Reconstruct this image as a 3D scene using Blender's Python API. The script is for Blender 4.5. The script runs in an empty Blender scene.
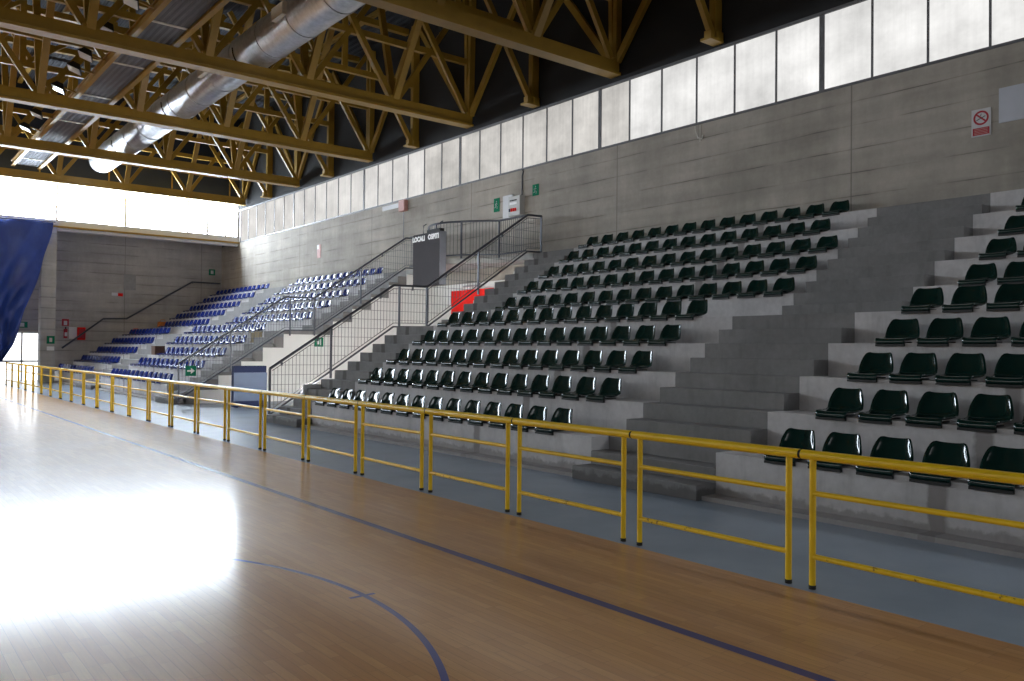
import bpy, math, random
from mathutils import Vector, Matrix
random.seed(7)
S = bpy.context.scene
COL = S.collection

# ------------------------------------------------------------------ view
S.view_settings.view_transform = 'Standard'
S.view_settings.look = 'None'
S.view_settings.gamma = 1.0
S.view_settings.exposure = 0.0
S.view_settings.use_curve_mapping = False
S.cycles.use_denoising = True
S.cycles.max_bounces = 8
S.cycles.diffuse_bounces = 5
S.cycles.glossy_bounces = 4
S.cycles.sample_clamp_indirect = 6.0

# ------------------------------------------------------------------ measures (metres)
TX = [8.25, 9.326, 10.063, 10.785, 11.506, 13.319, 14.074, 14.821, 15.564, 16.314]   # riser planes
TZ = [0.549, 1.002, 1.451, 1.911, 2.373, 2.849, 3.318, 3.778, 4.262, 4.743]          # tread heights
XW = 17.064          # stand wall
ZB, ZT = 7.65, 9.49  # window band
YA0, YA1 = 6.24, 8.39        # grey aisle of the near block
YS0, YS1 = 17.38, 19.17      # stairs at the far end of the near block
YP0, YP1 = 26.5, 28.2        # stairs at the near end of the far block
YB0, YB1 = 37.25, 40.1      # aisle of the far block
YEND = 48.2                  # wall under the end windows
YWIN = 45.6                  # plane of the end windows
XL, YBACK = -18.0, -38.0     # the rest of the hall

# ------------------------------------------------------------------ materials
def new_mat(name):
    m = bpy.data.materials.new(name); m.use_nodes = True
    nt = m.node_tree; b = nt.nodes['Principled BSDF']
    return m, nt, b
def node(nt, t, **kw):
    n = nt.nodes.new(t)
    for k, v in kw.items(): setattr(n, k, v)
    return n
def math_(nt, op, a, b=None, c=None, clamp=False):
    n = nt.nodes.new('ShaderNodeMath'); n.operation = op; n.use_clamp = clamp
    for i, v in enumerate((a, b, c)):
        if v is None: continue
        if isinstance(v, (int, float)): n.inputs[i].default_value = v
        else: nt.links.new(v, n.inputs[i])
    return n.outputs[0]
def mix(nt, fac, a, b, blend='MIX'):
    n = nt.nodes.new('ShaderNodeMix'); n.data_type = 'RGBA'; n.blend_type = blend
    for sock, v in ((n.inputs[0], fac), (n.inputs[6], a), (n.inputs[7], b)):
        if isinstance(v, (int, float)): sock.default_value = v
        elif isinstance(v, tuple): sock.default_value = (*v, 1)
        else: nt.links.new(v, sock)
    return n.outputs[2]
def ramp(nt, v, lo, hi, a=0.0, b=1.0):
    n = nt.nodes.new('ShaderNodeMapRange')
    nt.links.new(v, n.inputs[0])
    for i, x in enumerate((lo, hi, a, b)): n.inputs[i + 1].default_value = x
    return n.outputs[0]
def pos(nt):
    g = node(nt, 'ShaderNodeNewGeometry'); s = node(nt, 'ShaderNodeSeparateXYZ')
    nt.links.new(g.outputs['Position'], s.inputs[0])
    return g.outputs['Position'], s.outputs[0], s.outputs[1], s.outputs[2]
def noise(nt, vec, scale, detail=4, rough=.55, stretch=None):
    if stretch:
        mp = node(nt, 'ShaderNodeMapping'); nt.links.new(vec, mp.inputs[0]); mp.inputs[3].default_value = stretch; vec = mp.outputs[0]
    n = node(nt, 'ShaderNodeTexNoise'); nt.links.new(vec, n.inputs['Vector'])
    n.inputs['Scale'].default_value = scale; n.inputs['Detail'].default_value = detail; n.inputs['Roughness'].default_value = rough
    return n.outputs['Fac']
def bump(nt, b, h, strength=.2, dist=.01):
    n = node(nt, 'ShaderNodeBump'); n.inputs['Strength'].default_value = strength; n.inputs['Distance'].default_value = dist
    nt.links.new(h, n.inputs['Height']); nt.links.new(n.outputs[0], b.inputs['Normal'])

def plain(name, col, rough=.5, metal=0.0, var=.15, scale=6, spec=.5, bumps=0.0, coat=0.0):
    m, nt, b = new_mat(name)
    P, x, y, z = pos(nt)
    f = noise(nt, P, scale)
    k = ramp(nt, f, .3, .7, 1 - var, 1 + var)
    hs = node(nt, 'ShaderNodeHueSaturation'); hs.inputs['Color'].default_value = (*col, 1); nt.links.new(k, hs.inputs['Value'])
    nt.links.new(hs.outputs[0], b.inputs['Base Color'])
    b.inputs['Roughness'].default_value = rough; b.inputs['Metallic'].default_value = metal
    b.inputs['Specular IOR Level'].default_value = spec
    b.inputs['Coat Weight'].default_value = coat; b.inputs['Coat Roughness'].default_value = .1
    if bumps: bump(nt, b, noise(nt, P, scale * 6), bumps, .01)
    return m
def emit(name, col, strength, grime=0.0, scale=1.5, stretch=(1, 1, 1), streak=0.0):
    m = bpy.data.materials.new(name); m.use_nodes = True; nt = m.node_tree; nt.nodes.clear()
    o = node(nt, 'ShaderNodeOutputMaterial'); e = node(nt, 'ShaderNodeEmission')
    e.inputs['Color'].default_value = (*col, 1); e.inputs['Strength'].default_value = strength
    if grime:
        P, x, y, z = pos(nt)
        f = noise(nt, P, scale, 6, .6, stretch)
        v = ramp(nt, f, .3, .7, 1 - grime, 1 + grime * .35)
        if streak:
            g = noise(nt, P, 3.0, 3, .6, (1, 3.0, .15)); v = math_(nt, 'MULTIPLY', v, ramp(nt, g, .35, .7, 1 - streak, 1.0))
        nt.links.new(math_(nt, 'MULTIPLY', v, strength), e.inputs['Strength'])
    nt.links.new(e.outputs[0], o.inputs[0])
    return m

def concrete(name, col, line=.52, joint=7.05, joint_off=2.3, axis='y', dark=.72, var=.16):
    """board marked wall concrete: horizontal pour lines, vertical joints, blotches"""
    m, nt, b = new_mat(name)
    P, x, y, z = pos(nt)
    along = y if axis == 'y' else x
    big = noise(nt, P, .55, 5, .6)
    boards = noise(nt, P, 1.1, 3, .5, (.25, .25, 3.2))
    fine = noise(nt, P, 9, 5, .65)
    streak = noise(nt, P, 2.2, 4, .6, (1.5, 1.5, .18))
    v = ramp(nt, big, .3, .7, 1 - var, 1 + var)
    v = math_(nt, 'MULTIPLY', v, ramp(nt, boards, .3, .7, .9, 1.1))
    v = math_(nt, 'MULTIPLY', v, ramp(nt, fine, .3, .7, .95, 1.05))
    v = math_(nt, 'MULTIPLY', v, ramp(nt, streak, .3, .7, .93, 1.06))
    wob = math_(nt, 'MULTIPLY', math_(nt, 'SUBTRACT', noise(nt, P, .8), .5), .05)
    d = math_(nt, 'PINGPONG', math_(nt, 'ADD', z, wob), line / 2)
    near = math_(nt, 'LESS_THAN', d, .011)
    soft = ramp(nt, d, 0, .07, .25, 0)
    patch = ramp(nt, noise(nt, P, .7, 3), .4, .6)
    fac = math_(nt, 'MULTIPLY', math_(nt, 'MAXIMUM', near, soft), patch)
    dj = math_(nt, 'PINGPONG', math_(nt, 'SUBTRACT', along, joint_off), joint / 2)
    fj = math_(nt, 'LESS_THAN', dj, .016)
    fac = math_(nt, 'MAXIMUM', fac, math_(nt, 'MULTIPLY', fj, .75))
    hs = node(nt, 'ShaderNodeHueSaturation'); hs.inputs['Color'].default_value = (*col, 1); nt.links.new(v, hs.inputs['Value'])
    c = mix(nt, math_(nt, 'MULTIPLY', fac, .85), hs.outputs[0], tuple(k * dark * .55 for k in col))
    nt.links.new(c, b.inputs['Base Color'])
    b.inputs['Roughness'].default_value = .85
    bump(nt, b, math_(nt, 'SUBTRACT', fine, fac), .25, .008)
    return m

def tier_concrete(name, col):
    """cast terrace concrete: blotches, damp joint bands, dirty foot of the first riser"""
    m, nt, b = new_mat(name)
    P, x, y, z = pos(nt)
    v = ramp(nt, noise(nt, P, 1.2, 6, .65), .3, .7, .82, 1.14)
    v = math_(nt, 'MULTIPLY', v, ramp(nt, noise(nt, P, 12, 4), .3, .7, .94, 1.06))
    v = math_(nt, 'MULTIPLY', v, ramp(nt, noise(nt, P, 3, 4, .6, (1, 1.6, .25)), .55, .75, 1.0, .8))
    hs = node(nt, 'ShaderNodeHueSaturation'); hs.inputs['Color'].default_value = (*col, 1); nt.links.new(v, hs.inputs['Value'])
    wob = math_(nt, 'MULTIPLY', math_(nt, 'SUBTRACT', noise(nt, P, 6, 4), .5), .22)
    dj = math_(nt, 'PINGPONG', math_(nt, 'ADD', math_(nt, 'SUBTRACT', y, 3.62), math_(nt, 'MULTIPLY', wob, .5)), 3.75)
    band = math_(nt, 'MULTIPLY', ramp(nt, dj, .07, .11, 1, 0), .75)
    foot = ramp(nt, math_(nt, 'ADD', z, wob), .1, .14, .55, 0)
    c = mix(nt, math_(nt, 'MAXIMUM', band, foot), hs.outputs[0], (col[0] * .36, col[1] * .33, col[2] * .31))
    nt.links.new(c, b.inputs['Base Color']); b.inputs['Roughness'].default_value = .8
    bump(nt, b, noise(nt, P, 25, 4), .2, .006)
    return m

def parquet():
    m, nt, b = new_mat('parquet')
    P, x, y, z = pos(nt)
    cb = node(nt, 'ShaderNodeCombineXYZ'); nt.links.new(y, cb.inputs[0]); nt.links.new(x, cb.inputs[1])
    br = node(nt, 'ShaderNodeTexBrick'); nt.links.new(cb.outputs[0], br.inputs['Vector'])
    br.offset = .37; br.offset_frequency = 3
    br.inputs['Color1'].default_value = (.33, .33, .33, 1); br.inputs['Color2'].default_value = (.85, .85, .85, 1); br.inputs['Mortar'].default_value = (.12, .12, .12, 1)
    br.inputs['Scale'].default_value = 1.0; br.inputs['Mortar Size'].default_value = .0012; br.inputs['Bias'].default_value = 0
    br.inputs['Brick Width'].default_value = .5; br.inputs['Row Height'].default_value = .066
    bw = node(nt, 'ShaderNodeRGBToBW'); nt.links.new(br.outputs['Color'], bw.inputs[0])
    grain = noise(nt, P, 3.2, 6, .7, (14, .9, 1))
    c = mix(nt, ramp(nt, bw.outputs[0], .2, .9), (.56, .262, .078), (.70, .365, .125))
    c = mix(nt, math_(nt, 'MULTIPLY', ramp(nt, grain, .35, .75), .45), c, (.40, .19, .07))
    c = mix(nt, ramp(nt, bw.outputs[0], .12, .16, .5, 0), c, (.16, .08, .035))
    # painted court lines
    side = math_(nt, 'LESS_THAN', math_(nt, 'ABSOLUTE', math_(nt, 'SUBTRACT', x, 4.145)), .043)
    dx = math_(nt, 'SUBTRACT', x, -.53); dy = math_(nt, 'SUBTRACT', y, 5.27)
    r = math_(nt, 'SQRT', math_(nt, 'ADD', math_(nt, 'MULTIPLY', dx, dx), math_(nt, 'MULTIPLY', dy, dy)))
    circ = math_(nt, 'LESS_THAN', math_(nt, 'ABSOLUTE', math_(nt, 'SUBTRACT', r, 3.45)), .022)
    t1 = math_(nt, 'LESS_THAN', math_(nt, 'ABSOLUTE', math_(nt, 'SUBTRACT', x, 2.905)), .1)
    t2 = math_(nt, 'LESS_THAN', math_(nt, 'ABSOLUTE', dy), .02)
    ln = math_(nt, 'MAXIMUM', math_(nt, 'MAXIMUM', side, circ), math_(nt, 'MULTIPLY', t1, t2))
    thin = math_(nt, 'MAXIMUM', circ, math_(nt, 'MULTIPLY', t1, t2))
    lc = mix(nt, thin, (.012, .026, .2), (.03, .06, .3))
    c = mix(nt, math_(nt, 'MULTIPLY', ln, .95), c, lc)
    nt.links.new(c, b.inputs['Base Color'])
    rr = ramp(nt, noise(nt, P, .8, 3, .5), .3, .7, .42, .5)
    nt.links.new(rr, b.inputs['Roughness'])
    b.inputs['Specular IOR Level'].default_value = .3
    b.inputs['Coat Weight'].default_value = .75; b.inputs['Coat Roughness'].default_value = .155
    bump(nt, b, math_(nt, 'MULTIPLY', bw.outputs[0], .25), .03, .01)
    return m

def ribbed(name, col, axis='x', pitch=.25, rough=.5, metal=.3):
    m, nt, b = new_mat(name)
    P, x, y, z = pos(nt)
    a = x if axis == 'x' else y
    w = math_(nt, 'PINGPONG', a, pitch / 2)
    h = ramp(nt, w, pitch * .18, pitch * .32)
    v = ramp(nt, noise(nt, P, .8, 4), .3, .7, .8, 1.2)
    hs = node(nt, 'ShaderNodeHueSaturation'); hs.inputs['Color'].default_value = (*col, 1); nt.links.new(v, hs.inputs['Value'])
    nt.links.new(mix(nt, h, hs.outputs[0], tuple(k * .75 for k in col)), b.inputs['Base Color'])
    b.inputs['Roughness'].default_value = rough; b.inputs['Metallic'].default_value = metal
    bump(nt, b, h, .8, .04)
    return m

def duct_metal():
    m, nt, b = new_mat('galvanised duct')
    P, x, y, z = pos(nt)
    w = math_(nt, 'PINGPONG', y, .09)
    h = ramp(nt, w, 0, .012, 1, 0)
    v = ramp(nt, noise(nt, P, 5, 4, .6), .3, .7, .8, 1.15)
    hs = node(nt, 'ShaderNodeHueSaturation'); hs.inputs['Color'].default_value = (.62, .63, .65, 1); nt.links.new(v, hs.inputs['Value'])
    nt.links.new(hs.outputs[0], b.inputs['Base Color']); b.inputs['Metallic'].default_value = .9
    nt.links.new(ramp(nt, noise(nt, P, 3), .3, .7, .3, .46), b.inputs['Roughness'])
    bump(nt, b, h, .5, .008)
    return m

def worn_paint(name, col, chip=(.16, .06, .03), amount=.62, rough=.35):
    m, nt, b = new_mat(name)
    P, x, y, z = pos(nt)
    f = noise(nt, P, 14, 6, .7)
    spots = ramp(nt, f, amount, amount + .03)
    v = ramp(nt, noise(nt, P, 3, 4), .3, .7, .9, 1.1)
    hs = node(nt, 'ShaderNodeHueSaturation'); hs.inputs['Color'].default_value = (*col, 1); nt.links.new(v, hs.inputs['Value'])
    nt.links.new(mix(nt, math_(nt, 'MULTIPLY', spots, .75), hs.outputs[0], chip), b.inputs['Base Color'])
    b.inputs['Roughness'].default_value = rough
    return m

M = dict(
    parquet=parquet(),
    corridor=plain('blue grey painted floor', (.30, .365, .45), .27, var=.08, scale=1.2, bumps=.03),
    wall=concrete('board marked concrete', (.385, .352, .308), var=.2),
    wall_end=concrete('end wall concrete', (.42, .395, .37), axis='x', joint=4.1, joint_off=11.8),
    pil=concrete('pale column concrete', (.45, .45, .44), axis='x', joint=50, var=.08),
    tier=tier_concrete('terrace concrete', (.55, .535, .54)),
    step=tier_concrete('grey painted steps', (.215, .21, .21)),
    step_pale=tier_concrete('pale grey steps', (.27, .265, .265)),
    white=plain('white wall paint', (.78, .78, .76), .6, var=.05, scale=1.5),
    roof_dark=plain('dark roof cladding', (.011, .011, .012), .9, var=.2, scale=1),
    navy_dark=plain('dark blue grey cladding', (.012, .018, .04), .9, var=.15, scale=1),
    slab=plain('slab concrete', (.3, .3, .29), .8, var=.15, scale=3, bumps=.1),
    green=plain('dark green plastic', (.004, .023, .0195), .1, var=.06, scale=3),
    black=plain('black bracket', (.004, .005, .006), .5, var=.1),
    glare_bracket=plain('bracket paled by glare', (.5, .5, .52), .5, var=.1),  # dark bars made pale, daylight glare on them put into the colour
    blue=plain('blue plastic', (.009, .024, .18), .13, var=.08, scale=3, spec=.2),
    yellow=worn_paint('yellow enamel', (.86, .56, .014), amount=.69),
    yellow_worn=worn_paint('chipped yellow enamel', (.86, .56, .014), amount=.60),
    rubber=plain('black rubber', (.012, .012, .012), .7),
    truss=worn_paint('ochre truss paint', (.30, .177, .021), chip=(.14, .07, .015), amount=.66, rough=.45),
    deck=ribbed('dark roof deck', (.022, .024, .032), 'x', .3, .8, 0),
    catwalk=ribbed('grey ribbed panel', (.15, .158, .185), 'x', .16, .85, 0),
    pale=plain('pale metal strip', (.7, .68, .62), .4, var=.08),
    duct=duct_metal(),
    frame=plain('grey window frame', (.12, .12, .13), .5, var=.1),
    rail=plain('slate grey rail paint', (.075, .08, .1), .4, var=.1, metal=.2),
    mesh=plain('galvanised mesh', (.13, .13, .14), .5, metal=.3, var=.1),
    box=plain('grey cabinet metal', (.07, .068, .075), .9, spec=.1, var=.05, scale=2),
    box_side_lit=plain('lit cabinet side', (.16, .172, .2), .6, var=.05),  # paler than the front: light falling on the side is put into its colour
    letter=plain('white lettering', (.85, .85, .85), .5, var=.02),
    red=plain('red paint', (.82, .018, .012), .8, var=.05, spec=.15),
    sign_red=plain('dark red sign print', (.42, .02, .035), .5, var=.04),
    sign_white=plain('sign white', (.62, .62, .64), .5, var=.03),
    sign_green=plain('sign green', (.012, .2, .11), .8, var=.05, spec=.15),
    paper=plain('grey white board', (.52, .54, .6), .6, var=.06, scale=2),
    panel_grey=plain('light grey enclosure', (.5, .5, .49), .5, var=.05),
    pink=plain('faded red enclosure', (.55, .3, .27), .6, var=.15),
    navy=plain('navy blue trim', (.006, .014, .06), .6, spec=.2, var=.06),
    ltblue=plain('pale blue panel', (.06, .1, .19), .5, var=.08, scale=2),
    tarp=None,
    orange=plain('orange plastic', (.55, .16, .02), .6),
    brown=plain('brown board', (.11, .05, .03), .7),
    grille=plain('ochre grille', (.3, .22, .1), .6),
    steel=plain('brushed steel', (.45, .45, .46), .35, metal=.8),
    lampglass=plain('floodlight glass', (.75, .77, .8), .12, var=.05, spec=.8),
    pane=emit('daylit translucent panel', (1.0, .99, .97), .95, .3, .9, (1, .8, 1.0), .08),
    pane_dull=emit('daylit dimmer panel', (1.0, .965, .915), .74, .34, .9, (1, .8, 1.0), .12),  # dimmer glow stands in for panes seen at a flatter angle
    pane_far=emit('daylit far panel', (1.0, .975, .945), .86, .25, .9, (1, .8, 1.0), .1),
    pane_end=emit('daylit end window', (.78, .89, 1.0), 36.0),
    pane_left=emit('daylit west window', (.95, .98, 1.0), 5.0), pane_left_dim=emit('dimmed west window', (.95, .98, 1.0), 2.0),  # second one is set weaker to keep the near stands darker
    pane_back=emit('daylit window of the other end', (.8, .9, 1.0), 7.0),
    fill_glow=emit('added fill lamp glow', (1.0, .97, .91), 75.0),  # glow of the lamps added in the passage
    pane_near=emit('daylit panel of the near bays', (.95, .98, 1.0), 8.0),
    pane_door=emit('daylit door glass', (.95, .98, 1.0), 3.0),
)
def tarp_mat():
    m, nt, b = new_mat('blue tarpaulin')
    P, x, y, z = pos(nt)
    v = ramp(nt, noise(nt, P, 1.2, 5), .3, .7, .8, 1.2)
    hs = node(nt, 'ShaderNodeHueSaturation'); hs.inputs['Color'].default_value = (.03, .07, .34, 1); nt.links.new(v, hs.inputs['Value'])
    nt.links.new(hs.outputs[0], b.inputs['Base Color']); b.inputs['Roughness'].default_value = .35
    bump(nt, b, noise(nt, P, 2.5, 5, .6, (2, 1, .6)), .5, .06)
    return m
M['tarp'] = tarp_mat()

# ------------------------------------------------------------------ mesh helpers
class MB:
    def __init__(s): s.v, s.f = [], []
    def add(s, vs, fs):
        n = len(s.v); s.v += [tuple(a) for a in vs]; s.f += [tuple(i + n for i in f) for f in fs]; return s
    def box(s, x0, x1, y0, y1, z0, z1):
        return s.add([(x0, y0, z0), (x1, y0, z0), (x1, y1, z0), (x0, y1, z0), (x0, y0, z1), (x1, y0, z1), (x1, y1, z1), (x0, y1, z1)],
                     [(0, 3, 2, 1), (4, 5, 6, 7), (0, 1, 5, 4), (1, 2, 6, 5), (2, 3, 7, 6), (3, 0, 4, 7)])
    def frame_of(s, d, up):
        d = d.normalized(); up = Vector(up)
        if abs(d.dot(up)) > .98: up = Vector((1, 0, 0))
        a = d.cross(up).normalized(); return a, a.cross(d).normalized()
    def beam(s, p, q, w, h, up=(0, 0, 1)):
        p, q = Vector(p), Vector(q); a, b = s.frame_of(q - p, up)
        vs = [c + a * (i * w / 2) + b * (j * h / 2) for c in (p, q) for i, j in ((-1, -1), (1, -1), (1, 1), (-1, 1))]
        return s.add(vs, [(0, 1, 2, 3), (7, 6, 5, 4), (0, 4, 5, 1), (1, 5, 6, 2), (2, 6, 7, 3), (3, 7, 4, 0)])
    def tube(s, pts, r, n=10, caps=True):
        pts = [Vector(p) for p in pts]; rings = []
        for i, p in enumerate(pts):
            d = (pts[min(i + 1, len(pts) - 1)] - pts[max(i - 1, 0)])
            a, b = s.frame_of(d, (0, 0, 1))
            k = 1.0
            if 0 < i < len(pts) - 1:
                c = (pts[i + 1] - p).normalized().dot((p - pts[i - 1]).normalized()); k = 1 / max(.5, math.sqrt((1 + c) / 2))
            rings.append([p + (a * math.cos(t) + b * math.sin(t)) * r * (k if False else 1) for t in (2 * math.pi * j / n for j in range(n))])
        vs = [v for ring in rings for v in ring]; fs = []
        for i in range(len(pts) - 1):
            for j in range(n): fs.append((i * n + j, i * n + (j + 1) % n, (i + 1) * n + (j + 1) % n, (i + 1) * n + j))
        if caps: fs += [tuple(range(n))[::-1], tuple((len(pts) - 1) * n + j for j in range(n))]
        return s.add(vs, fs)
    def prism(s, poly, y0, y1):
        """polygon in (x, z) swept along y"""
        n = len(poly)
        vs = [(x, y0, z) for x, z in poly] + [(x, y1, z) for x, z in poly]
        fs = [tuple(range(n)), tuple(range(2 * n - 1, n - 1, -1))] + [(i, n + i, n + (i + 1) % n, (i + 1) % n) for i in range(n)]
        return s.add(vs, fs)
    def build(s, name, mat, parent=None, smooth=False, bevel=0.0):
        me = bpy.data.meshes.new(name)
        o0 = Vector(parent.get('_o', (0, 0, 0))) if parent is not None else Vector((0, 0, 0))
        me.from_pydata([tuple(Vector(v) - o0) for v in s.v], [], s.f); me.update()
        import bmesh
        bm = bmesh.new(); bm.from_mesh(me); bmesh.ops.recalc_face_normals(bm, faces=bm.faces); bm.to_mesh(me); bm.free()
        me.materials.append(mat)
        if smooth:
            for p in me.polygons: p.use_smooth = True
        o = bpy.data.objects.new(name, me); COL.objects.link(o)
        if parent is not None:
            o.parent = parent; o['_o'] = tuple(o0)
        if bevel:
            b = o.modifiers.new('edge', 'BEVEL'); b.width = bevel; b.segments = 2; b.limit_method = 'ANGLE'
        if smooth:
            w = o.modifiers.new('split', 'EDGE_SPLIT'); w.split_angle = math.radians(40)
        return o
def tag(o, label=None, cat=None, group=None, kind=None):
    if label: o['label'] = label
    if cat: o['category'] = cat
    if group: o['group'] = group
    if kind: o['kind'] = kind
    return o
def root(name, loc, label=None, cat=None, group=None, kind=None):
    o = bpy.data.objects.new(name, None); COL.objects.link(o); o.location = loc; o.empty_display_size = .2
    o['_o'] = tuple(loc)
    return tag(o, label, cat, group, kind)
def box(name, mat, parent, *a, **k): return MB().box(*a).build(name, mat, parent, **k)
def struct(name, mb, mat, **k):
    o = mb.build(name, mat, None, **k); o['kind'] = 'structure'; return o
ORD = ('first second third fourth fifth sixth seventh eighth ninth tenth eleventh twelfth thirteenth fourteenth fifteenth sixteenth '
       'seventeenth eighteenth nineteenth twentieth twenty-first twenty-second twenty-third twenty-fourth twenty-fifth twenty-sixth').split()

# ------------------------------------------------------------------ camera
cam = bpy.data.cameras.new('camera'); co = bpy.data.objects.new('camera', cam); COL.objects.link(co)
F = Vector((0.62872443, 0.77753001, 0.0123562)); RT = Vector((0.77748144, -0.6288351, 0.00943552)); UP = Vector((-0.01510641, -0.00367437, 0.99987914))
m3 = Matrix((RT, UP, -F)).transposed()
co.matrix_world = Matrix.Translation((0, 0, 1.7641)) @ m3.to_4x4()
cam.sensor_width = 36.0; cam.lens = 824.5426 / 1024 * 36.0; cam.clip_end = 300
S.camera = co

# ------------------------------------------------------------------ shell
struct('floor', MB().box(XL, 5.58, YBACK, YEND, -.2, 0), M['parquet'])
struct('floor_concourse', MB().box(5.58, XW, YBACK, YEND, -.2, -.002), M['corridor'])
struct('wall_right', MB().box(XW, XW + .4, YBACK, YEND + .4, -.2, ZB), M['wall'])
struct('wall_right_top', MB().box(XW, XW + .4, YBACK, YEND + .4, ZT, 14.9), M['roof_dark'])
struct('wall_end', MB().box(XL, XW, YEND, YEND + .4, -.2, 8.1), M['wall_end'])
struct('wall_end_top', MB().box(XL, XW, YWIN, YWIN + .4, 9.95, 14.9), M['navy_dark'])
struct('wall_left', MB().box(XL - .4, XL, YBACK, YEND + .4, -.2, 6.9), M['wall'])
struct('wall_left_top', MB().box(XL - .4, XL, YBACK, YEND + .4, 9.6, 14.9), M['roof_dark'])
struct('wall_back', MB().box(XL, XW, YBACK - .4, YBACK, -.2, 7.9), M['wall_end'])
struct('wall_back_top', MB().box(XL, XW, YBACK - .4, YBACK, 9.9, 14.9), M['roof_dark'])
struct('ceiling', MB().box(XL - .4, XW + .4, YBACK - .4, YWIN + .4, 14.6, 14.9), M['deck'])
struct('ceiling_recess', MB().box(XL, XW, YWIN + .3, YEND, 7.75, 8.1), M['slab'])
struct('baseboard_right', MB().box(7.98, 8.25, YBACK, 6.24, -.002, .05).box(7.98, 8.25, 8.39, 17.38, -.002, .05).box(7.98, 8.25, YP1, 37.25, -.002, .05).box(7.98, 8.25, 40.1, YEND, -.002, .05), M['tier'])

# ------------------------------------------------------------------ side windows: one per bay panel
PM, Y0W = 1.1758, 6.541
wn = 0
rnd = random.Random(3)
for i in range(-5, 34):
    y0 = Y0W + PM * i; y1 = y0 + PM
    if y0 > YWIN - .2: break
    y1 = min(y1, YWIN)
    wn += 1
    w = root('window_%d' % wn, (XW + .1, (y0 + y1) / 2, ZB), kind='structure')
    t0 = .085 if (i - 3) % 6 == 0 else .03
    t1 = .085 if (i - 2) % 6 == 0 else .03
    fr = MB().box(XW + .0, XW + .06, y0, y0 + t0 / 1.4, ZB, ZT).box(XW + .0, XW + .06, y1 - t1 / 1.4, y1, ZB, ZT)
    fr.box(XW - .02, XW + .06, y0, y1, ZB, ZB + .06).box(XW - .02, XW + .06, y0, y1, ZT - .07, ZT)
    fr.build('frame', M['frame'], w)
    dull = 13 <= i <= 14 - 0 and False
    mat = M['pane'] if i < 8 else M['pane_dull'] if i < 17 else M['pane_far']  # glow stepped along the wall for the viewing angle
    box('pane', mat, w, XW + .03, XW + .05, y0 + t0 / 1.4, y1 - t1 / 1.4, ZB + .06, ZT - .07)
for k in range(6):
    y1 = Y0W - 5 * PM - 6.9 * k - .02; y0 = y1 - 6.86
    if y0 < YBACK: break
    wn += 1
    w = root('window_%d' % wn, (XW, y0 + 3.4, ZB), kind='structure')
    MB().box(XW, XW + .06, y0, y0 + .06, ZB, ZT).box(XW, XW + .06, y1 - .06, y1, ZB, ZT).box(XW - .02, XW + .06, y0, y1, ZB, ZB + .06).box(XW - .02, XW + .06, y0, y1, ZT - .07, ZT).build('frame', M['frame'], w)
    box('pane', M['pane_near'], w, XW + .03, XW + .05, y0 + .06, y1 - .06, ZB + .06, ZT - .07)
# end windows
xs = [XW - .01, 16.35, 15.35, 14.3, 11.15, 8.0, 4.85, 1.7, -1.45, -4.6, -7.75, -10.9, -14.05, XL]
for a, b in zip(xs[1:], xs[:-1]):
    wn += 1
    w = root('window_%d' % wn, ((a + b) / 2, YWIN + .1, 7.95), kind='structure')
    fr = MB().box(a, a + .05, YWIN, YWIN + .15, 7.95, 9.98).box(b - .05, b, YWIN, YWIN + .15, 7.95, 9.98)
    fr.box(a, b, YWIN, YWIN + .15, 7.95, 8.0).box(a, b, YWIN, YWIN + .15, 9.92, 9.98)
    fr.build('frame', M['pale'], w)
    box('pane', M['pane_end'], w, a + .05, b - .05, YWIN + .06, YWIN + .09, 8.0, 9.92)
# windows of the opposite side of the hall (out of the picture, they light the stands)
for k in range(12):
    y0 = YBACK + k * 7.05; wn += 1
    w = root('window_%d' % wn, (XL, y0 + 3.5, 6.9), kind='structure')
    MB().box(XL - .2, XL, y0, y0 + .1, 6.9, 9.6).box(XL - .2, XL, y0 + 6.95, y0 + 7.05, 6.9, 9.6).box(XL - .2, XL, y0, y0 + 7.05, 6.9, 7.0).build('frame', M['frame'], w)
    box('pane', M['pane_left'] if y0 > 8 else M['pane_left_dim'], w, XL - .15, XL - .12, y0 + .1, y0 + 6.95, 7.0, 9.6)
for k in range(5):
    x0 = XL + .1 + k * 6.99; wn += 1
    w = root('window_%d' % wn, (x0 + 3.5, YBACK, 7.9), kind='structure')
    MB().box(x0, x0 + .1, YBACK - .15, YBACK, 7.9, 9.9).box(x0 + 6.89, x0 + 6.99, YBACK - .15, YBACK, 7.9, 9.9).box(x0, x0 + 6.99, YBACK - .15, YBACK, 7.9, 8.0).build('frame', M['frame'], w)
    box('pane', M['pane_back'], w, x0 + .1, x0 + 6.89, YBACK - .1, YBACK - .07, 8.0, 9.9)
# beam under the end windows, with its yellow lower flange
bm_ = root('edge_beam', (4, YWIN, 7.5), 'grey beam with a yellow lower edge under the end windows', 'beam')
MB().box(XL, XW - .02, YWIN - .1, YWIN + .3, 7.68, 7.95).box(XL, XW - .02, YWIN - .06, YWIN + .3, 7.46, 7.6).build('web', M['sign_white'], bm_)
MB().box(XL, XW - .02, YWIN - .22, YWIN + .3, 7.6, 7.68).build('flange', M['truss'], bm_)
struct('trim_2', MB().box(7.36, 8.0, YWIN - .1, YWIN + .55, 0, 7.75), M['pil'])

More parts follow.
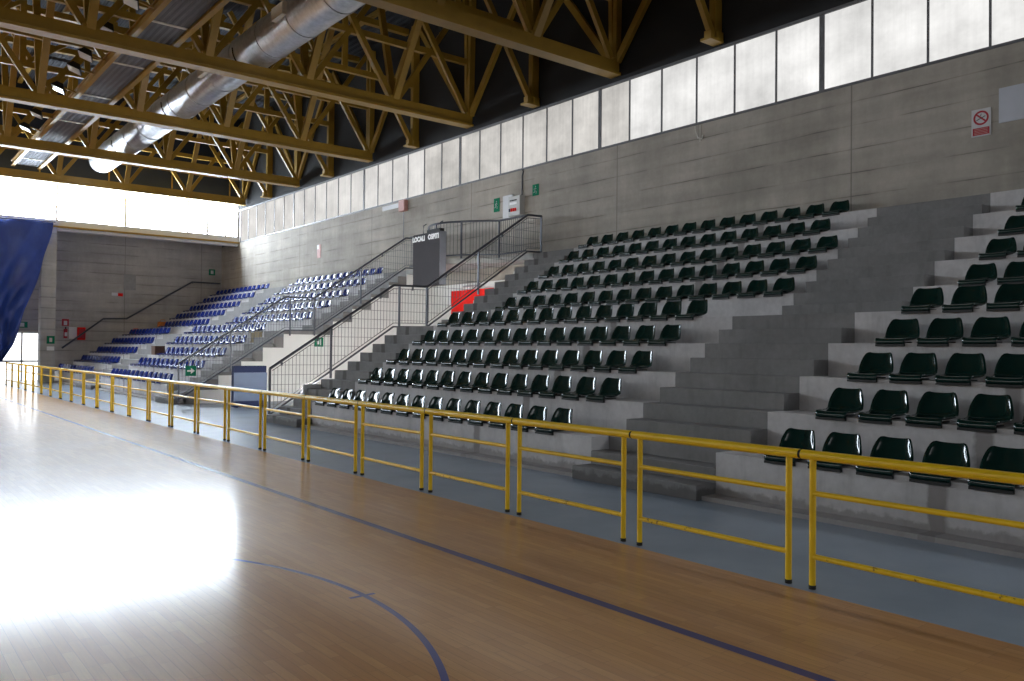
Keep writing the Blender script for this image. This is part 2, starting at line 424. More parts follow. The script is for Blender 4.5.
# door in the end wall
d = root('door_1', (6.9, YEND, 0), kind='structure')
x0, x1 = 4.7, 7.9
MB().box(x0, x0 + .1, YEND - .1, YEND, 0, 2.5).box(x1 - .1, x1, YEND - .1, YEND, 0, 2.5).box(x0, x1, YEND - .1, YEND, 2.42, 2.52).box(6.92, 7.0, YEND - .1, YEND, 0, 2.45)\
    .box(5.85, 5.93, YEND - .1, YEND, 0, 2.45).box(x0, x1, YEND - .1, YEND, .95, 1.05).build('frame', M['pale'], d)
box('pane', M['pane_door'], d, x0 + .1, x1 - .1, YEND - .05, YEND - .03, .02, 2.43)
MB().tube([(7.06, YEND - .12, 1.0), (7.8, YEND - .12, 1.0)], .02).build('handle', M['steel'], d)

# ------------------------------------------------------------------ terraces
def tread_end(i): return TX[i + 1] if i < 9 else XW
def terrace(name, y0, y1, label):
    t = root(name, (TX[0], (y0 + y1) / 2, 0), kind='structure'); t['label'] = label
    for i in range(10):
        z0 = 0 if i == 0 else TZ[i - 1] - .25
        box('tier', M['tier'], t, TX[i], tread_end(i) + (.12 if i < 9 else 0), y0, y1, max(0, z0), TZ[i])
    return t
terrace('terrace', -9.0, YA0, 'pale concrete terrace on the near side of the grey aisle')
terrace('terrace', YA1, YS0, 'pale concrete terrace between the grey aisle and the mesh stairs')
terrace('terrace', YP1, YB0, 'pale concrete terrace of the middle blue seats')
terrace('terrace', YB1, YEND, 'pale concrete terrace of the blue seats by the end wall')
def stairs(y0, y1, label, mat, gap=0.0):
    t = root('stair_flight', (7.9, (y0 + y1) / 2, 0), label, 'stairs')
    lv = [(7.88, .18), (8.24, .36), (8.6, TZ[0])]
    for i in range(9):
        xh = TX[i + 1] - .365
        lv += [(xh, (TZ[i] + TZ[i + 1]) / 2), (TX[i + 1], TZ[i + 1])]
    for k, (x, z) in enumerate(lv):
        e = lv[k + 1][0] + .1 if k + 1 < len(lv) else XW - .002
        if k in (2,): e = TX[1]
        zb = 0 if k < 4 else lv[k - 2][1] - .2
        MB().box(x, e, y0, y1, max(0, zb), z).build('step', mat, t, bevel=.008)
    return t
stairs(YA0, YA1, 'wide dark grey aisle stairs between the two blocks of green seats', M['step'])
stairs(YS0, YS1, 'dark grey stairs beside the nearer sloping mesh railing', M['step'])
stairs(YP0, YP1, 'grey stairs at the near end of the blue seat blocks', M['step'])
stairs(YB0, YB1, 'pale aisle stairs between the two blocks of blue seats', M['step_pale'])

# white end walls of the passage, stepped under the slab edges
def stepped(drop):
    poly = [(8.6, 0), (8.6, TZ[0] - drop)]
    for i in range(1, 10):
        poly += [(TX[i] + .0, TZ[i - 1] - drop), (TX[i] + .0, TZ[i] - drop)]
    return poly + [(XW, TZ[9] - drop), (XW, 0)]
struct('wall_passage_far', MB().prism(stepped(.12), YP0 - .03, YP0 - .002), M['white'])
struct('wall_passage_near', MB().prism(stepped(.12), YS1 + .002, YS1 + .03), M['white'])
struct('wall_passage_back', MB().box(XW - .03, XW, YS1, YP0, 0, 4.12), M['white'])
cx, cr = 16.95, 1.95
pl = [(XW, YS1)] + [(16.3, YS1), (16.3, 20.9)]
poly = [(XW, YS1), (16.3, YS1), (16.3, 20.9)] + [(16.3 - 1.15 * math.sin(math.pi * k / 14), 20.9 + 3.9 * k / 14) for k in range(1, 14)] + [(16.3, 24.8), (16.3, YP0), (XW, YP0)]
def flat(poly, z0, z1):
    mb = MB(); n = len(poly)
    mb.add([(x, y, z0) for x, y in poly] + [(x, y, z1) for x, y in poly],
           [tuple(range(n))[::-1], tuple(range(n, 2 * n))] + [(i, (i + 1) % n, n + (i + 1) % n, n + i) for i in range(n)])
    return mb
gal = root('gallery_slab', (16.6, 22.85, 4.6), 'curved concrete gallery slab bridging the passage along the wall', 'gallery')
flat(poly, 4.58, 4.743).build('slab', M['slab'], gal)

# ------------------------------------------------------------------ mesh railings
def mesh_rail(y, label):
    t = root('mesh_railing', (8.05, y, 0), label, 'railing', 'sloping mesh railings on the stairs')
    top = [(8.05, 1.27), (11.5, 3.5), (12.57, 3.52), (16.2, 5.93), (16.75, 5.95)]
    def zt(x):
        for (a, za), (b, zb_) in zip(top, top[1:]):
            if x <= b + 1e-6: return za + (zb_ - za) * (x - a) / (b - a)
        return top[-1][1]
    hr_ = MB().tube([(x, y, z) for x, z in top], .034, 10).build('handrail', M['rail'], t, smooth=True)
    MB().tube([(x, y, z - 1.12) for x, z in top], .025, 10).build('lower_rail', M['rail'], t, smooth=True)
    for x in (8.05, 9.67, 11.68, 12.57, 14.34, 16.75):
        zb_ = 0 if x < 8.2 else zt(x) - 1.3
        MB().beam((x, y, max(0, zb_)), (x, y, zt(x)), .07, .035, (1, 0, 0)).build('post', M['rail'], t)
    mb = MB(); x = 8.16
    while x < 16.7:
        mb.beam((x, y, zt(x) - 1.02), (x, y, zt(x) - .09), .009, .009, (1, 0, 0)); x += .095
    z = .4
    while z < 5.9:
        xs_ = [8.1 + .05 * k for k in range(173)]
        run = [x for x in xs_ if zt(x) - 1.02 <= z <= zt(x) - .09]
        if len(run) > 2: mb.beam((run[0], y, z), (run[-1], y, z), .009, .009)
        z += .24
    for dz in (-1.02, -.09): mb.tube([(x, y, zz + dz) for x, zz in [(8.12, zt(8.12))] + top[1:4] + [(16.7, 5.95)]], .011, 6)
    mb.build('mesh_panel', M['mesh'], t)
    for x in (8.35, 9.3, 10.2, 11.1, 12.1, 13.2, 15.2):
        MB().box(x - .02, x + .02, y - .02, y + .02, zt(x) - .12, zt(x) - .02).build('clip', M['rail'], hr_)
    return t
mesh_rail(19.325, 'dark grey mesh railing sloping up beside the nearer stairs')
mesh_rail(26.38, 'dark grey mesh railing sloping up before the blue seats')
# curved gallery railing
g = root('gallery_railing', (16.3, 22.85, 4.743), 'curved dark grey railing round the gallery above the passage', 'railing')
arc = [(16.33, 19.55)] + [(16.33, 20.9)] + [(16.33 - 1.13 * math.sin(math.pi * k / 16), 20.9 + 3.9 * k / 16) for k in range(1, 16)] + [(16.33, 24.8), (16.33, 26.3)]
MB().tube([(x, y, 5.95) for x, y in arc], .034, 10).build('handrail', M['rail'], g, smooth=True)
MB().tube([(x, y, 4.86) for x, y in arc], .025, 8).build('lower_rail', M['rail'], g, smooth=True)
mb = MB()
for (xa, ya), (xb, yb) in zip(arc, arc[1:]):
    n = max(2, int(math.hypot(xb - xa, yb - ya) / .1))
    for k in range(n):
        x, y = xa + (xb - xa) * k / n, ya + (yb - ya) * k / n
        mb.beam((x, y, 4.86), (x, y, 5.93), .012, .012, (1, 0, 0))
mb.build('balusters', M['mesh'], g)
for k in (1, 5, 9, 13, 17):
    x, y = arc[k]; MB().beam((x, y, 4.743), (x, y, 5.95), .05, .05, (1, 0, 0)).build('post', M['rail'], g)
# wall handrail at the end wall
h = root('climbing_handrail', (12, YEND - .1, 2), 'dark handrail climbing the shaded end wall', 'handrail')
MB().tube([(x, YEND - .28, z) for x, z in [(8.75, 1.68), (10.7, 3.27), (11.85, 3.3), (15.3, 5.5), (16.9, 5.5)]], .045, 8).build('rail', M['rail'], h, smooth=True)
for x, z in ((9.4, 2.2), (10.8, 3.27), (12.6, 3.8), (14.2, 4.8), (15.4, 5.5)):
    MB().beam((x, YEND - .28, z), (x, YEND, z - .05), .03, .03).build('bracket', M['rail'], h)

# ------------------------------------------------------------------ seats
def seat_mesh():
    prof = [(-.045, -.012), (-.04, .035), (-.015, .058), (.06, .052), (.16, .04), (.26, .04), (.325, .062), (.36, .12), (.385, .19), (.404, .255), (.416, .297), (.423, .317), (.428, .325)]
    half = [.19, .196, .2, .205, .212, .222, .23, .228, .216, .196, .178, .16, .132]
    cup = [0, .004, .01, .02, .03, .035, .04, .05, .055, .05, .04, .03, .02]
    nu = 12; V = []; Fc = []
    def pt(i, u, off):
        x, z = prof[i]; x2, z2 = prof[min(i + 1, 12)]; x1, z1 = prof[max(i - 1, 0)]
        tx, tz = x2 - x1, z2 - z1; l = math.hypot(tx, tz); nx, nz = -tz / l, tx / l
        c = cup[i] * (abs(u) ** 3.4)
        return (x + nx * (c + off), u * half[i], z + nz * (c + off))
    for off in (0, -.014):
        for i in range(13):
            for j in range(nu + 1): V.append(pt(i, -1 + 2 * j / nu, off))
    N = 13 * (nu + 1)
    for i in range(12):
        for j in range(nu):
            a = i * (nu + 1) + j; q = (a, a + 1, a + nu + 2, a + nu + 1)
            Fc.append(q); Fc.append(tuple(k + N for k in q[::-1]))
    for i in range(12):
        for j in (0, nu):
            a = i * (nu + 1) + j; b = a + nu + 1
            Fc.append((a, b, b + N, a + N) if j == 0 else (b, a, a + N, b + N))
    for j in range(nu):
        a = j; Fc.append((a + 1, a, a + N, a + 1 + N)); a = 12 * (nu + 1) + j; Fc.append((a, a + 1, a + 1 + N, a + N))
    me = bpy.data.meshes.new('seat_shell'); me.from_pydata(V, [], Fc); me.update()
    for p in me.polygons: p.use_smooth = True
    return me
def bracket_mesh():
    mb = MB().box(-.052, -.012, -.19, .19, -.045, -.016)
    mb.box(-.012, .3, -.14, -.10, .002, .02).box(-.012, .3, .10, .14, .002, .02).box(-.02, -.008, -.19, .19, -.045, .015)
    me = bpy.data.meshes.new('mounting_bracket'); me.from_pydata(mb.v, [], mb.f); me.update(); return me
SHELL = seat_mesh(); BRK = bracket_mesh()
def proto(name, mat, bmat):
    r = bpy.data.objects.new(name, None); COL.objects.link(r); r.empty_display_size = .1
    me = SHELL.copy(); me.materials.append(mat); o = bpy.data.objects.new('shell', me); COL.objects.link(o); o.parent = r
    b = BRK.copy(); b.materials.append(bmat); k = bpy.data.objects.new('mounting_bracket', b); COL.objects.link(k); k.parent = r
    return r
def dup(r):
    n = r.copy(); COL.objects.link(n)
    for c in r.children:
        d = c.copy(); COL.objects.link(d); d.parent = n
    return n
green = proto('green_stadium_seat', M['green'], M['black']); blue = proto('blue_stadium_seat', M['blue'], M['glare_bracket'])
used = {green: False, blue: False}
rs = random.Random(11)
def place(p, i, y, label, group):
    o = dup(p) if used[p] else p
    used[p] = True
    o.location = (TX[i] + .005, y, TZ[i] + .004); o.rotation_euler = (0, 0, rs.uniform(-.015, .015))
    tag(o, label, 'stadium seat', group)
ROW = ['bottom row'] + [ORD[k] + ' row up' for k in range(1, 9)] + ['top row']
P_ = .583
for i in range(10):
    n = 15 if i in (5, 6, 7) else 14
    y1 = 17.15 - .19
    for j in range(n):            # counted from the aisle
        y = y1 - P_ * (n - 1 - j)
        place(green, i, y, '%s green seat on the far side of the grey aisle, %s' % (ORD[j], ROW[i]), 'green seats beyond the grey aisle')
RN = [6, 5, 5, 4, 4, 3, 2, 2, 2, 1]
for i in range(10):
    for j in range(RN[i]):
        y = 5.535 - .19 - .5525 * j
        place(green, i, y, '%s green seat on the near side of the grey aisle, %s' % (ORD[j], ROW[i]), 'green seats before the grey aisle')
for i in range(10):
    for j in range(12 if i == 2 else 14):
        y = 29.1 + .588 * j
        place(blue, i, y, '%s blue seat beyond the far mesh railing, %s, middle block' % (ORD[j], ROW[i]), 'blue seats of the middle block')
    for j in range(12 if i in (4, 5) else 13):
        y = 40.45 + .598 * j
        place(blue, i, y, '%s blue seat beyond the pale aisle, %s, end wall block' % (ORD[j], ROW[i]), 'blue seats beside the end wall')

# ------------------------------------------------------------------ yellow barriers
def barrier(k):
    PB = 1.7298; c0 = 3.4973 + PB * k; gp = .1008
    ya, yb = c0 + gp, c0 + PB - gp; x = 5.6636
    if k == 0: lab = 'yellow tubular barrier nearest the grey aisle steps, second from the near end'
    t = root('barrier_panel', (x, (ya + yb) / 2, 0), BL[k + 1], 'barrier', 'yellow barriers along the court edge')
    for y in (ya, yb):
        ps = MB().tube([(x, y, .03), (x, y, .985)], .0245, 12).build('post', M['yellow'], t, smooth=True)
        MB().tube([(x, y, 0), (x, y, .03)], .027, 12).build('foot', M['rubber'], ps, smooth=True)
    tr = MB().tube([(x, c0 + .012, 1.0), (x, c0 + PB - .012, 1.0)], .037, 14).build('top_rail', M['yellow'], t, smooth=True)
    MB().tube([(x, ya, .716), (x, yb, .716)], .021, 10).build('middle_rail', M['yellow'], t, smooth=True)
    MB().tube([(x, ya, .243), (x, yb, .243)], .021, 10).build('bottom_rail', M['yellow_worn'], t, smooth=True)
    MB().tube([(x, c0 - .0115, 1.0), (x, c0 + .012, 1.0)], .033, 12).build('joint_sleeve', M['rubber'], tr, smooth=True)
BL = ['%s yellow tubular barrier along the court edge, counted from the near end' % ORD[k] for k in range(26)]
for k in range(-1, 23): barrier(k)

# ------------------------------------------------------------------ roof trusses
XN = [16.93 - 3.03 * i for i in range(8)]
ZC, HT = 9.8, 4.4
DL = {1: 1.2, -1: 2.8}
TRY = [9.35, 16.4, 23.45, 30.5, 37.6, 44.5]
TL = ['yellow roof truss above the grey aisle at the top right', 'yellow roof truss that the silver duct leaves the picture behind',
      'yellow roof truss meeting the wall above the mesh stairs', 'yellow roof truss crossing under the middle of the duct',
      'yellow roof truss crossing just before the capped end of the duct', 'yellow roof truss right in front of the end windows']
for k, yk in enumerate(TRY):
    last = k == 5
    t = root('roof_truss', (XW, yk, ZC), TL[k], 'roof truss', 'yellow roof trusses')
    MB().box(XL, 16.98, yk - .13, yk + .13, ZC - .1, ZC + .2).build('chord_beam', M['truss'], t)
    MB().box(XL, 16.98, yk - .2, yk + .2, ZC - .2, ZC - .13).box(XL, 16.98, yk - .05, yk + .05, ZC - .13, ZC - .1).build('chord_flange', M['truss'], t)
    for sy in ((-1,) if last else (-1, 1)):
        MB().beam((XL, yk + sy * DL[sy], ZC + HT), (16.98, yk + sy * DL[sy], ZC + HT), .22, .22).build('top_chord', M['truss'], t)
    MB().beam((XN[7], yk + .12, ZC + 2.1), (16.9, yk + .12, ZC + 2.1), .16, .2).build('middle_chord', M['truss'], t)
    for i, x in enumerate(XN):
        for sy in ((-1,) if last else (-1, 1)):
            MB().beam((x, yk + sy * .06, ZC + .18), (x, yk + sy * (.15 if i == 0 else DL[sy]), ZC + HT), .21, .14, (0, 1, 0)).build('upright', M['truss'], t)
        if i < 7:
            MB().beam((x - .1, yk + .0, ZC + .2), (x - 3.03, yk - .25, ZC + HT), .17, .12, (0, 1, 0)).build('diagonal', M['truss'], t)
            MB().beam((x - 2.93, yk - .02, ZC + .2), (x, yk + .25, ZC + HT), .17, .12, (0, 1, 0)).build('diagonal', M['truss'], t)
            MB().box(x - .2, x + .2, yk - .135, yk + .135, ZC + .19, ZC + .27).build('node_plate', M['truss'], t)
    for sy in ((-1,) if last else (-1, 1)):
        MB().beam((16.93, yk + sy * .1, ZC + .2), (16.93, yk + sy * 3.4, ZC + HT), .2, .13, (1, 0, 0)).build('wall_brace', M['truss'], t)
    # secondary half truss of the bay on the near side, standing on a shoe on the wall
    ym = yk - 3.525
    MB().beam((16.9, ym, ZT + .25), (16.9, ym, ZC + HT), .27, .18, (0, 1, 0)).build('wall_post', M['truss'], t)
    MB().beam((16.72, ym, ZT + .27), (13.9, ym, ZC + HT), .17, .13, (0, 1, 0)).build('wall_brace', M['truss'], t)
    MB().beam((16.9, ym, ZC + 2.1), (4, ym, ZC + 2.1), .17, .2).build('middle_chord', M['truss'], t)
    for i in range(1, 5):
        x = XN[i]
        MB().beam((x, ym, ZC + 2.1), (x, ym, ZC + HT), .2, .13, (0, 1, 0)).build('upright', M['truss'], t)
        MB().beam((x, ym, ZC + HT), (x - 3.03, ym, ZC + 2.1), .15, .12, (0, 1, 0)).build('diagonal', M['truss'], t)
    MB().box(16.5, 17.02, ym - .16, ym + .16, ZT + .04, ZT + .1).box(16.78, 17.02, ym - .15, ym + .15, ZT + .1, ZT + .3).box(16.58, 16.74, ym - .1, ym + .1, ZT + .1, ZT + .3).build('wall_shoe', M['truss'], t)
for i in range(7):
    x = XN[i] - 1.515
    o = MB().beam((x, YBACK + .05, ZC + HT + .25), (x, YWIN, ZC + HT + .25), .18, .14).build('roof_purlin', M['truss'], None)
    tag(o, '%s lengthwise ochre purlin under the roof deck, counted from the seat wall' % ORD[i], 'purlin', 'purlins under the roof deck')
gt = root('wall_girt', (10, YWIN - .1, 11.2), 'thin ochre rail across the dark cladding above the end windows', 'girt')
MB().box(XL, 17.0, YWIN - .08, YWIN, 11.15, 11.25).build('bar', M['truss'], gt)
for q in range(6): MB().box(16.5 - 3.1 * q, 16.56 - 3.1 * q, YWIN - .05, YWIN, 9.98, 11.15).build('stay', M['truss'], gt)

# catwalk with ribbed underside
cw = root('catwalk', (6.4, 20, 10.1), 'grey ribbed catwalk with yellow edge beams above the trusses', 'catwalk')
Y0C, Y1C = -4.0, 44.0
box('deck_panel', M['catwalk'], cw, 5.95, 6.9, Y0C, Y1C, 10.16, 10.2)
for x in (5.88, 6.96):
    MB().box(x - .07, x + .07, Y0C, Y1C, 10.06, 10.1).box(x - .02, x + .02, Y0C, Y1C, 10.1, 10.3).box(x - .07, x + .07, Y0C, Y1C, 10.28, 10.32).build('edge_beam', M['truss'], cw)
for k in range(12): box('cross_strip', M['pale'], cw, 5.96, 6.88, Y1C - 1.8 - 4.0 * k, Y1C - 1.72 - 4.0 * k, 10.13, 10.16)
# floodlights along the catwalk
for k, y in enumerate([21.5, 23.9, 26.4, 27.9, 30.35, 34.3, 36.7]):
    f = root('floodlight', (5.3, y, 10.25), '%s floodlight hanging beside the grey catwalk, counted from the near end' % ORD[k], 'floodlight', 'floodlights on the catwalk')
    c = Vector((5.3, y, 10.2)); n = Vector((-.35, .1, -.93)).normalized(); a = n.cross(Vector((0, 0, 1))).normalized(); b = a.cross(n)
    def slab_(w, h, d0, d1, w2=None, h2=None):
        w2, h2 = w2 or w, h2 or h
        return MB().add([c + n * d0 + a * (i * w / 2) + b * (j * h / 2) for i, j in ((-1, -1), (1, -1), (1, 1), (-1, 1))] + [c + n * d1 + a * (i * w2 / 2) + b * (j * h2 / 2) for i, j in ((-1, -1), (1, -1), (1, 1), (-1, 1))],
                        [(0, 1, 2, 3), (7, 6, 5, 4), (0, 4, 5, 1), (1, 5, 6, 2), (2, 6, 7, 3), (3, 7, 4, 0)])
    hs_ = slab_(.3, .2, -.2, .0, .6, .4).build('housing', M['rubber'], f)
    slab_(.54, .34, .0, .02).build('glass', M['lampglass'], hs_)
    MB().beam((5.36, y, 10.3), (5.84, y, 10.2), .05, .05).build('arm', M['truss'], f)

# ventilation duct
dt = root('ventilation_duct', (9.3, 20, 10.6), 'round silver ventilation duct running under the roof', 'duct')
def cyl(x, z, r, y0, y1, n=40): return MB().tube([(x, y0, z), (x, y1, z)], r, n)
pp = cyl(9.3, 10.56, .57, -6, 42.4).build('pipe', M['duct'], dt, smooth=True)
for k in range(24): cyl(9.3, 10.56, .588, 42.3 - 2.0 * k, 42.36 - 2.0 * k).build('seam_ring', M['duct'], pp, smooth=True)
cap = MB(); n = 40
rings = [(42.4, .58), (42.55, .53), (42.62, .38), (42.64, .12)]
for y, r in rings: cap.v += [(9.3 + r * math.cos(2 * math.pi * j / n), y, 10.56 + r * math.sin(2 * math.pi * j / n)) for j in range(n)]
for i in range(3): cap.f += [(i * n + j, i * n + (j + 1) % n, (i + 1) * n + (j + 1) % n, (i + 1) * n + j) for j in range(n)]
cap.f.append(tuple(3 * n + j for j in range(n)))
cap.build('end_cap', M['pale'], dt, smooth=True)
for y in (38.0, 30.9, 23.9, 16.9):
    MB().tube([(9.3 + .62 * math.cos(t), y, 10.56 + .62 * math.sin(t)) for t in (math.pi * (1 + q / 12) for q in range(13))], .02, 6).build('hanger', M['rubber'], dt)
for k, y in enumerate((17.8, 19.6, 25.5, 33)):
    MB().box(9.84, 9.98, y, y + .7, 10.4, 10.72).build('outlet', M['pale'], pp)
    MB().box(8.62, 8.76, y + .6, y + 1.3, 10.4, 10.72).build('outlet', M['pale'], pp)

# ------------------------------------------------------------------ blue tarpaulin by the end wall
tp = root('hanging_tarpaulin', (5, 45.0, 7.6), 'large blue tarpaulin hanging from the end beam, drawn to a point', 'tarpaulin')
mb = MB(); nu, nv = 90, 60
for j in range(nv + 1):
    v = j / nv
    z0 = 7.76 - 6.75 * v
    K = [(7.76, 7.76), (7.37, 5.69), (6.58, 3.48), (6.08, 1.81), (5.72, 1.0)]
    for (xa, za), (xb, zb_) in zip(K, K[1:]):
        if zb_ <= z0 + 1e-6: xr = xa + (xb - xa) * (za - z0) / (za - zb_); break
    xr += .04 * math.sin(v * 17); xl = -1.0 + 4.4 * v
    z = 7.76 - 6.75 * v
    for i in range(nu + 1):
        u = i / nu
        x = xr + (xl - xr) * u
        yy = 45.0 + .2 * math.sin(u * 30 + v * 7) * (.3 + v) + .16 * math.sin(v * 6 - u * 12) + .05 * math.sin(u * 55 - v * 21) - .12 * v
        mb.v.append((x, yy, z - .25 * u * (1 - v)))
for j in range(nv):
    for i in range(nu):
        a = j * (nu + 1) + i; mb.f.append((a, a + 1, a + nu + 2, a + nu + 1))
to = mb.build('cloth', M['tarp'], tp, smooth=True)
sm = to.modifiers.new('thick', 'SOLIDIFY'); sm.thickness = .01
MB().tube([(7.85, 45.02, 7.8), (-1, 45.02, 7.6)], .03, 8).build('hem_rope', M['navy'], tp)

# ------------------------------------------------------------------ signs, boxes and loose things
def text(body, size, mat, parent, origin, xdir, ydir, ext=.004):
    cu = bpy.data.curves.new('lettering', 'FONT'); cu.body = body; cu.size = size; cu.extrude = ext; cu.offset = .012; cu.align_x = 'CENTER'; cu.align_y = 'CENTER'
    tmp = bpy.data.objects.new('tmp_text', cu); COL.objects.link(tmp)
    bpy.context.view_layer.update()
    me = bpy.data.meshes.new_from_object(tmp.evaluated_get(bpy.context.evaluated_depsgraph_get()))
    bpy.data.objects.remove(tmp)
    o = bpy.data.objects.new('lettering', me); COL.objects.link(o); me.materials.clear(); me.materials.append(mat)
    xd, yd = Vector(xdir), Vector(ydir); zd = xd.cross(yd)
    o.parent = parent
    o.matrix_local = Matrix.Translation(Vector(origin) - Vector(parent['_o'])) @ Matrix((xd, yd, zd)).transposed().to_4x4()
    return o
# score cabinet hung on the gallery: LOCALI / OSPITI
sc = root('score_cabinet', (14.85, 22.9, 3.9), 'tall grey score cabinet lettered LOCALI and OSPITI before the gallery', 'scoreboard')
MB().box(14.85, 15.1, 22.13, 23.72, 3.88, 5.62).build('cabinet', M['box'], sc, bevel=.015)
box('lit_side', M['box_side_lit'], sc, 14.86, 15.1, 22.115, 22.13, 3.89, 5.61)  # plate coloured paler for the light on this side
MB().box(14.9, 15.08, 22.2, 22.95, 5.62, 5.72).build('top_box', M['rubber'], sc)
MB().tube([(15.05, 22.4, 5.72), (15.05, 22.4, 5.93), (15.16, 22.4, 5.99)], .02, 8).tube([(15.05, 23.4, 5.62), (15.05, 23.4, 5.93), (15.16, 23.4, 5.99)], .02, 8).build('hook', M['rail'], sc)
text('LOCALI', .22, M['letter'], sc, (14.845, 23.37, 5.45), (0, -1, 0), (0, 0, 1))
text('OSPITI', .22, M['letter'], sc, (14.845, 22.48, 5.46), (0, -1, 0), (0, 0, 1))

def wall_sign(name, label, cat, y, z, w, h, mat, depth=.02):
    r = root(name, (XW, y, z), label, cat)
    MB().box(XW - depth, XW, y - w / 2, y + w / 2, z - h / 2, z + h / 2).build('plate', mat, r)
    return r
def disc(x, y, z, r0, r1, mat, parent, name, n=28, t=.004):
    mb = MB()
    for q in range(n):
        a0, a1 = 2 * math.pi * q / n, 2 * math.pi * (q + 1) / n
        P4 = [(y + r * math.cos(a), z + r * math.sin(a)) for r, a in ((r0, a0), (r1, a0), (r1, a1), (r0, a1))]
        mb.add([(x, *p) for p in P4] + [(x - t, *p) for p in P4], [(0, 1, 2, 3), (7, 6, 5, 4), (0, 4, 5, 1), (1, 5, 6, 2), (2, 6, 7, 3), (3, 7, 4, 0)])
    return mb.build(name, mat, parent)
ns = wall_sign('no_smoking_sign', 'white and red no smoking sign on the wall beside the pale board', 'sign', 6.69, 6.27, .35, .53, M['sign_white'])
xs0 = XW - .02
disc(xs0, 6.69, 6.36, .105, .14, M['sign_red'], ns, 'red_ring')
MB().beam((xs0 - .004, 6.69 + .09, 6.36 + .08), (xs0 - .004, 6.69 - .09, 6.36 - .08), .03, .006, (1, 0, 0)).build('red_bar', M['sign_red'], ns)
MB().beam((xs0 - .004, 6.77, 6.32), (xs0 - .004, 6.61, 6.385), .006, .03, (1, 0, 0)).beam((xs0 - .004, 6.7, 6.4), (xs0 - .004, 6.685, 6.44), .006, .012, (1, 0, 0)).build('cigarette', M['rubber'], ns)
box('text_panel', M['sign_red'], ns, xs0 - .005, xs0, 6.54, 6.84, 6.03, 6.17)
for q in range(4): box('text_line', M['pink'], ns, xs0 - .008, xs0 - .004, 6.57, 6.81, 6.05 + .03 * q, 6.06 + .03 * q)
wb = wall_sign('notice_board', 'pale grey rectangular board on the wall at the right edge', 'board', 5.95, 6.52, .84, .66, M['paper'], .03)

def run_man(parent, face, y, z, s, mat):
    """little running figure made of strokes, on a plate facing the court"""
    mb = MB()
    def st(a, b, w): mb.beam((face, y - a[0] * s, z + a[1] * s), (face, y - b[0] * s, z + b[1] * s), .006, w * s, (1, 0, 0))
    st((0, .18), (-.05, -.05), .14); st((-.05, -.05), (.14, -.16), .08); st((.14, -.16), (.1, -.36), .07); st((-.05, -.05), (-.12, -.22), .08); st((-.12, -.22), (-.3, -.24), .07)
    st((0, .15), (.2, .05), .06); st((0, .15), (-.2, .05), .06); st((.03, .24), (.05, .36), .12)
    return mb.build('running_figure', mat, parent)
e1 = wall_sign('exit_sign', 'small green exit sign on the wall between window band and switch box', 'sign', 21.98, 6.68, .3, .46, M['sign_green'])
e1['label'] = 'small green exit sign on the wall beyond the electrical box'
run_man(e1, XW - .022, 21.98, 6.68, .36, M['sign_white'])
e2 = wall_sign('exit_sign', 'small green exit sign on the wall on the near side of the electrical box', 'sign', 19.96, 6.9, .3, .36, M['sign_green'])
run_man(e2, XW - .022, 19.96, 6.9, .34, M['sign_white'])
el = root('electrical_box', (XW, 21.0, 6.5), 'light grey electrical box with red switches and a pale notice', 'electrical box')
en = MB().box(XW - .22, XW, 20.5, 21.1, 6.15, 6.8).build('enclosure', M['panel_grey'], el, bevel=.02)
box('notice_plate', M['sign_white'], el, XW - .03, XW, 21.1, 21.62, 6.15, 6.92)
for q in range(4): box('switch', M['red'] if q < 3 else M['navy'], en, XW - .245, XW - .22, 20.68 + .1 * q, 20.74 + .1 * q, 6.3, 6.4)
box('label_strip', M['rubber'], en, XW - .225, XW - .22, 20.66, 21.02, 6.64, 6.68)
box('display_window', M['letter'], en, XW - .225, XW - .22, 20.66, 21.02, 6.52, 6.6)
MB().tube([(XW - .03, 20.62, 6.8), (XW - .03, 20.62, 7.45), (XW - .04, 20.55, 7.6), (XW - .04, 20.62, 7.66)], .02, 8).build('conduit', M['rail'], el)
rb = root('alarm_box', (XW, 27.9, 7.45), 'faded red alarm box on the wall right under the side windows', 'alarm box')
MB().box(XW - .18, XW, 27.66, 28.1, 7.2, 7.64).build('enclosure', M['pink'], rb, bevel=.02)
ws = root('plastic_strip', (XW, 28.9, 7.5), 'whitish plastic strip fixed under the side windows by the alarm box', 'strip')
MB().box(XW - .03, XW, 28.25, 29.6, 7.42, 7.6).build('sheet', M['sign_white'], ws)
MB().tube([(XW - .05, 27.9, 7.2), (XW - .05, 27.9, 6.0)], .012, 6).build('cable', M['rail'], rb)
cl = root('hanging_cable', (XW, 13.45, 7.4), 'loose grey cable hanging below the side windows', 'cable')
MB().tube([(XW - .03, 13.6, 7.62), (XW - .05, 13.55, 7.45), (XW - .05, 13.5, 7.3), (XW - .04, 13.38, 7.25), (XW - .03, 13.36, 7.35)], .018, 8).build('wire', M['pale'], cl)
MB().tube([(XW - .02, 13.45, 7.62), (XW - .02, 13.45, 7.2)], .012, 6).build('conduit', M['pale'], cl)
hy = wall_sign('hydrant_notice', 'narrow red notice high on the wall above the blue seats', 'sign', 35.4, 6.3, .36, .62, M['pink'])
box('white_corner', M['sign_white'], hy, XW - .025, XW - .02, 35.42, 35.58, 6.4, 6.6)

rp = root('red_partition', (XW - .1, 21.8, 2.5), 'bright red partition in the passage behind the mesh railing', 'partition')
MB().box(XW - .12, XW - .03, 19.5, 24.45, 2.6, 3.88).build('sheet', M['red'], rp)
MB().tube([(XW - .2, 22.4, 4.0), (XW - .2, 23.6, 4.0)], .03, 8).build('bar', M['steel'], rp)

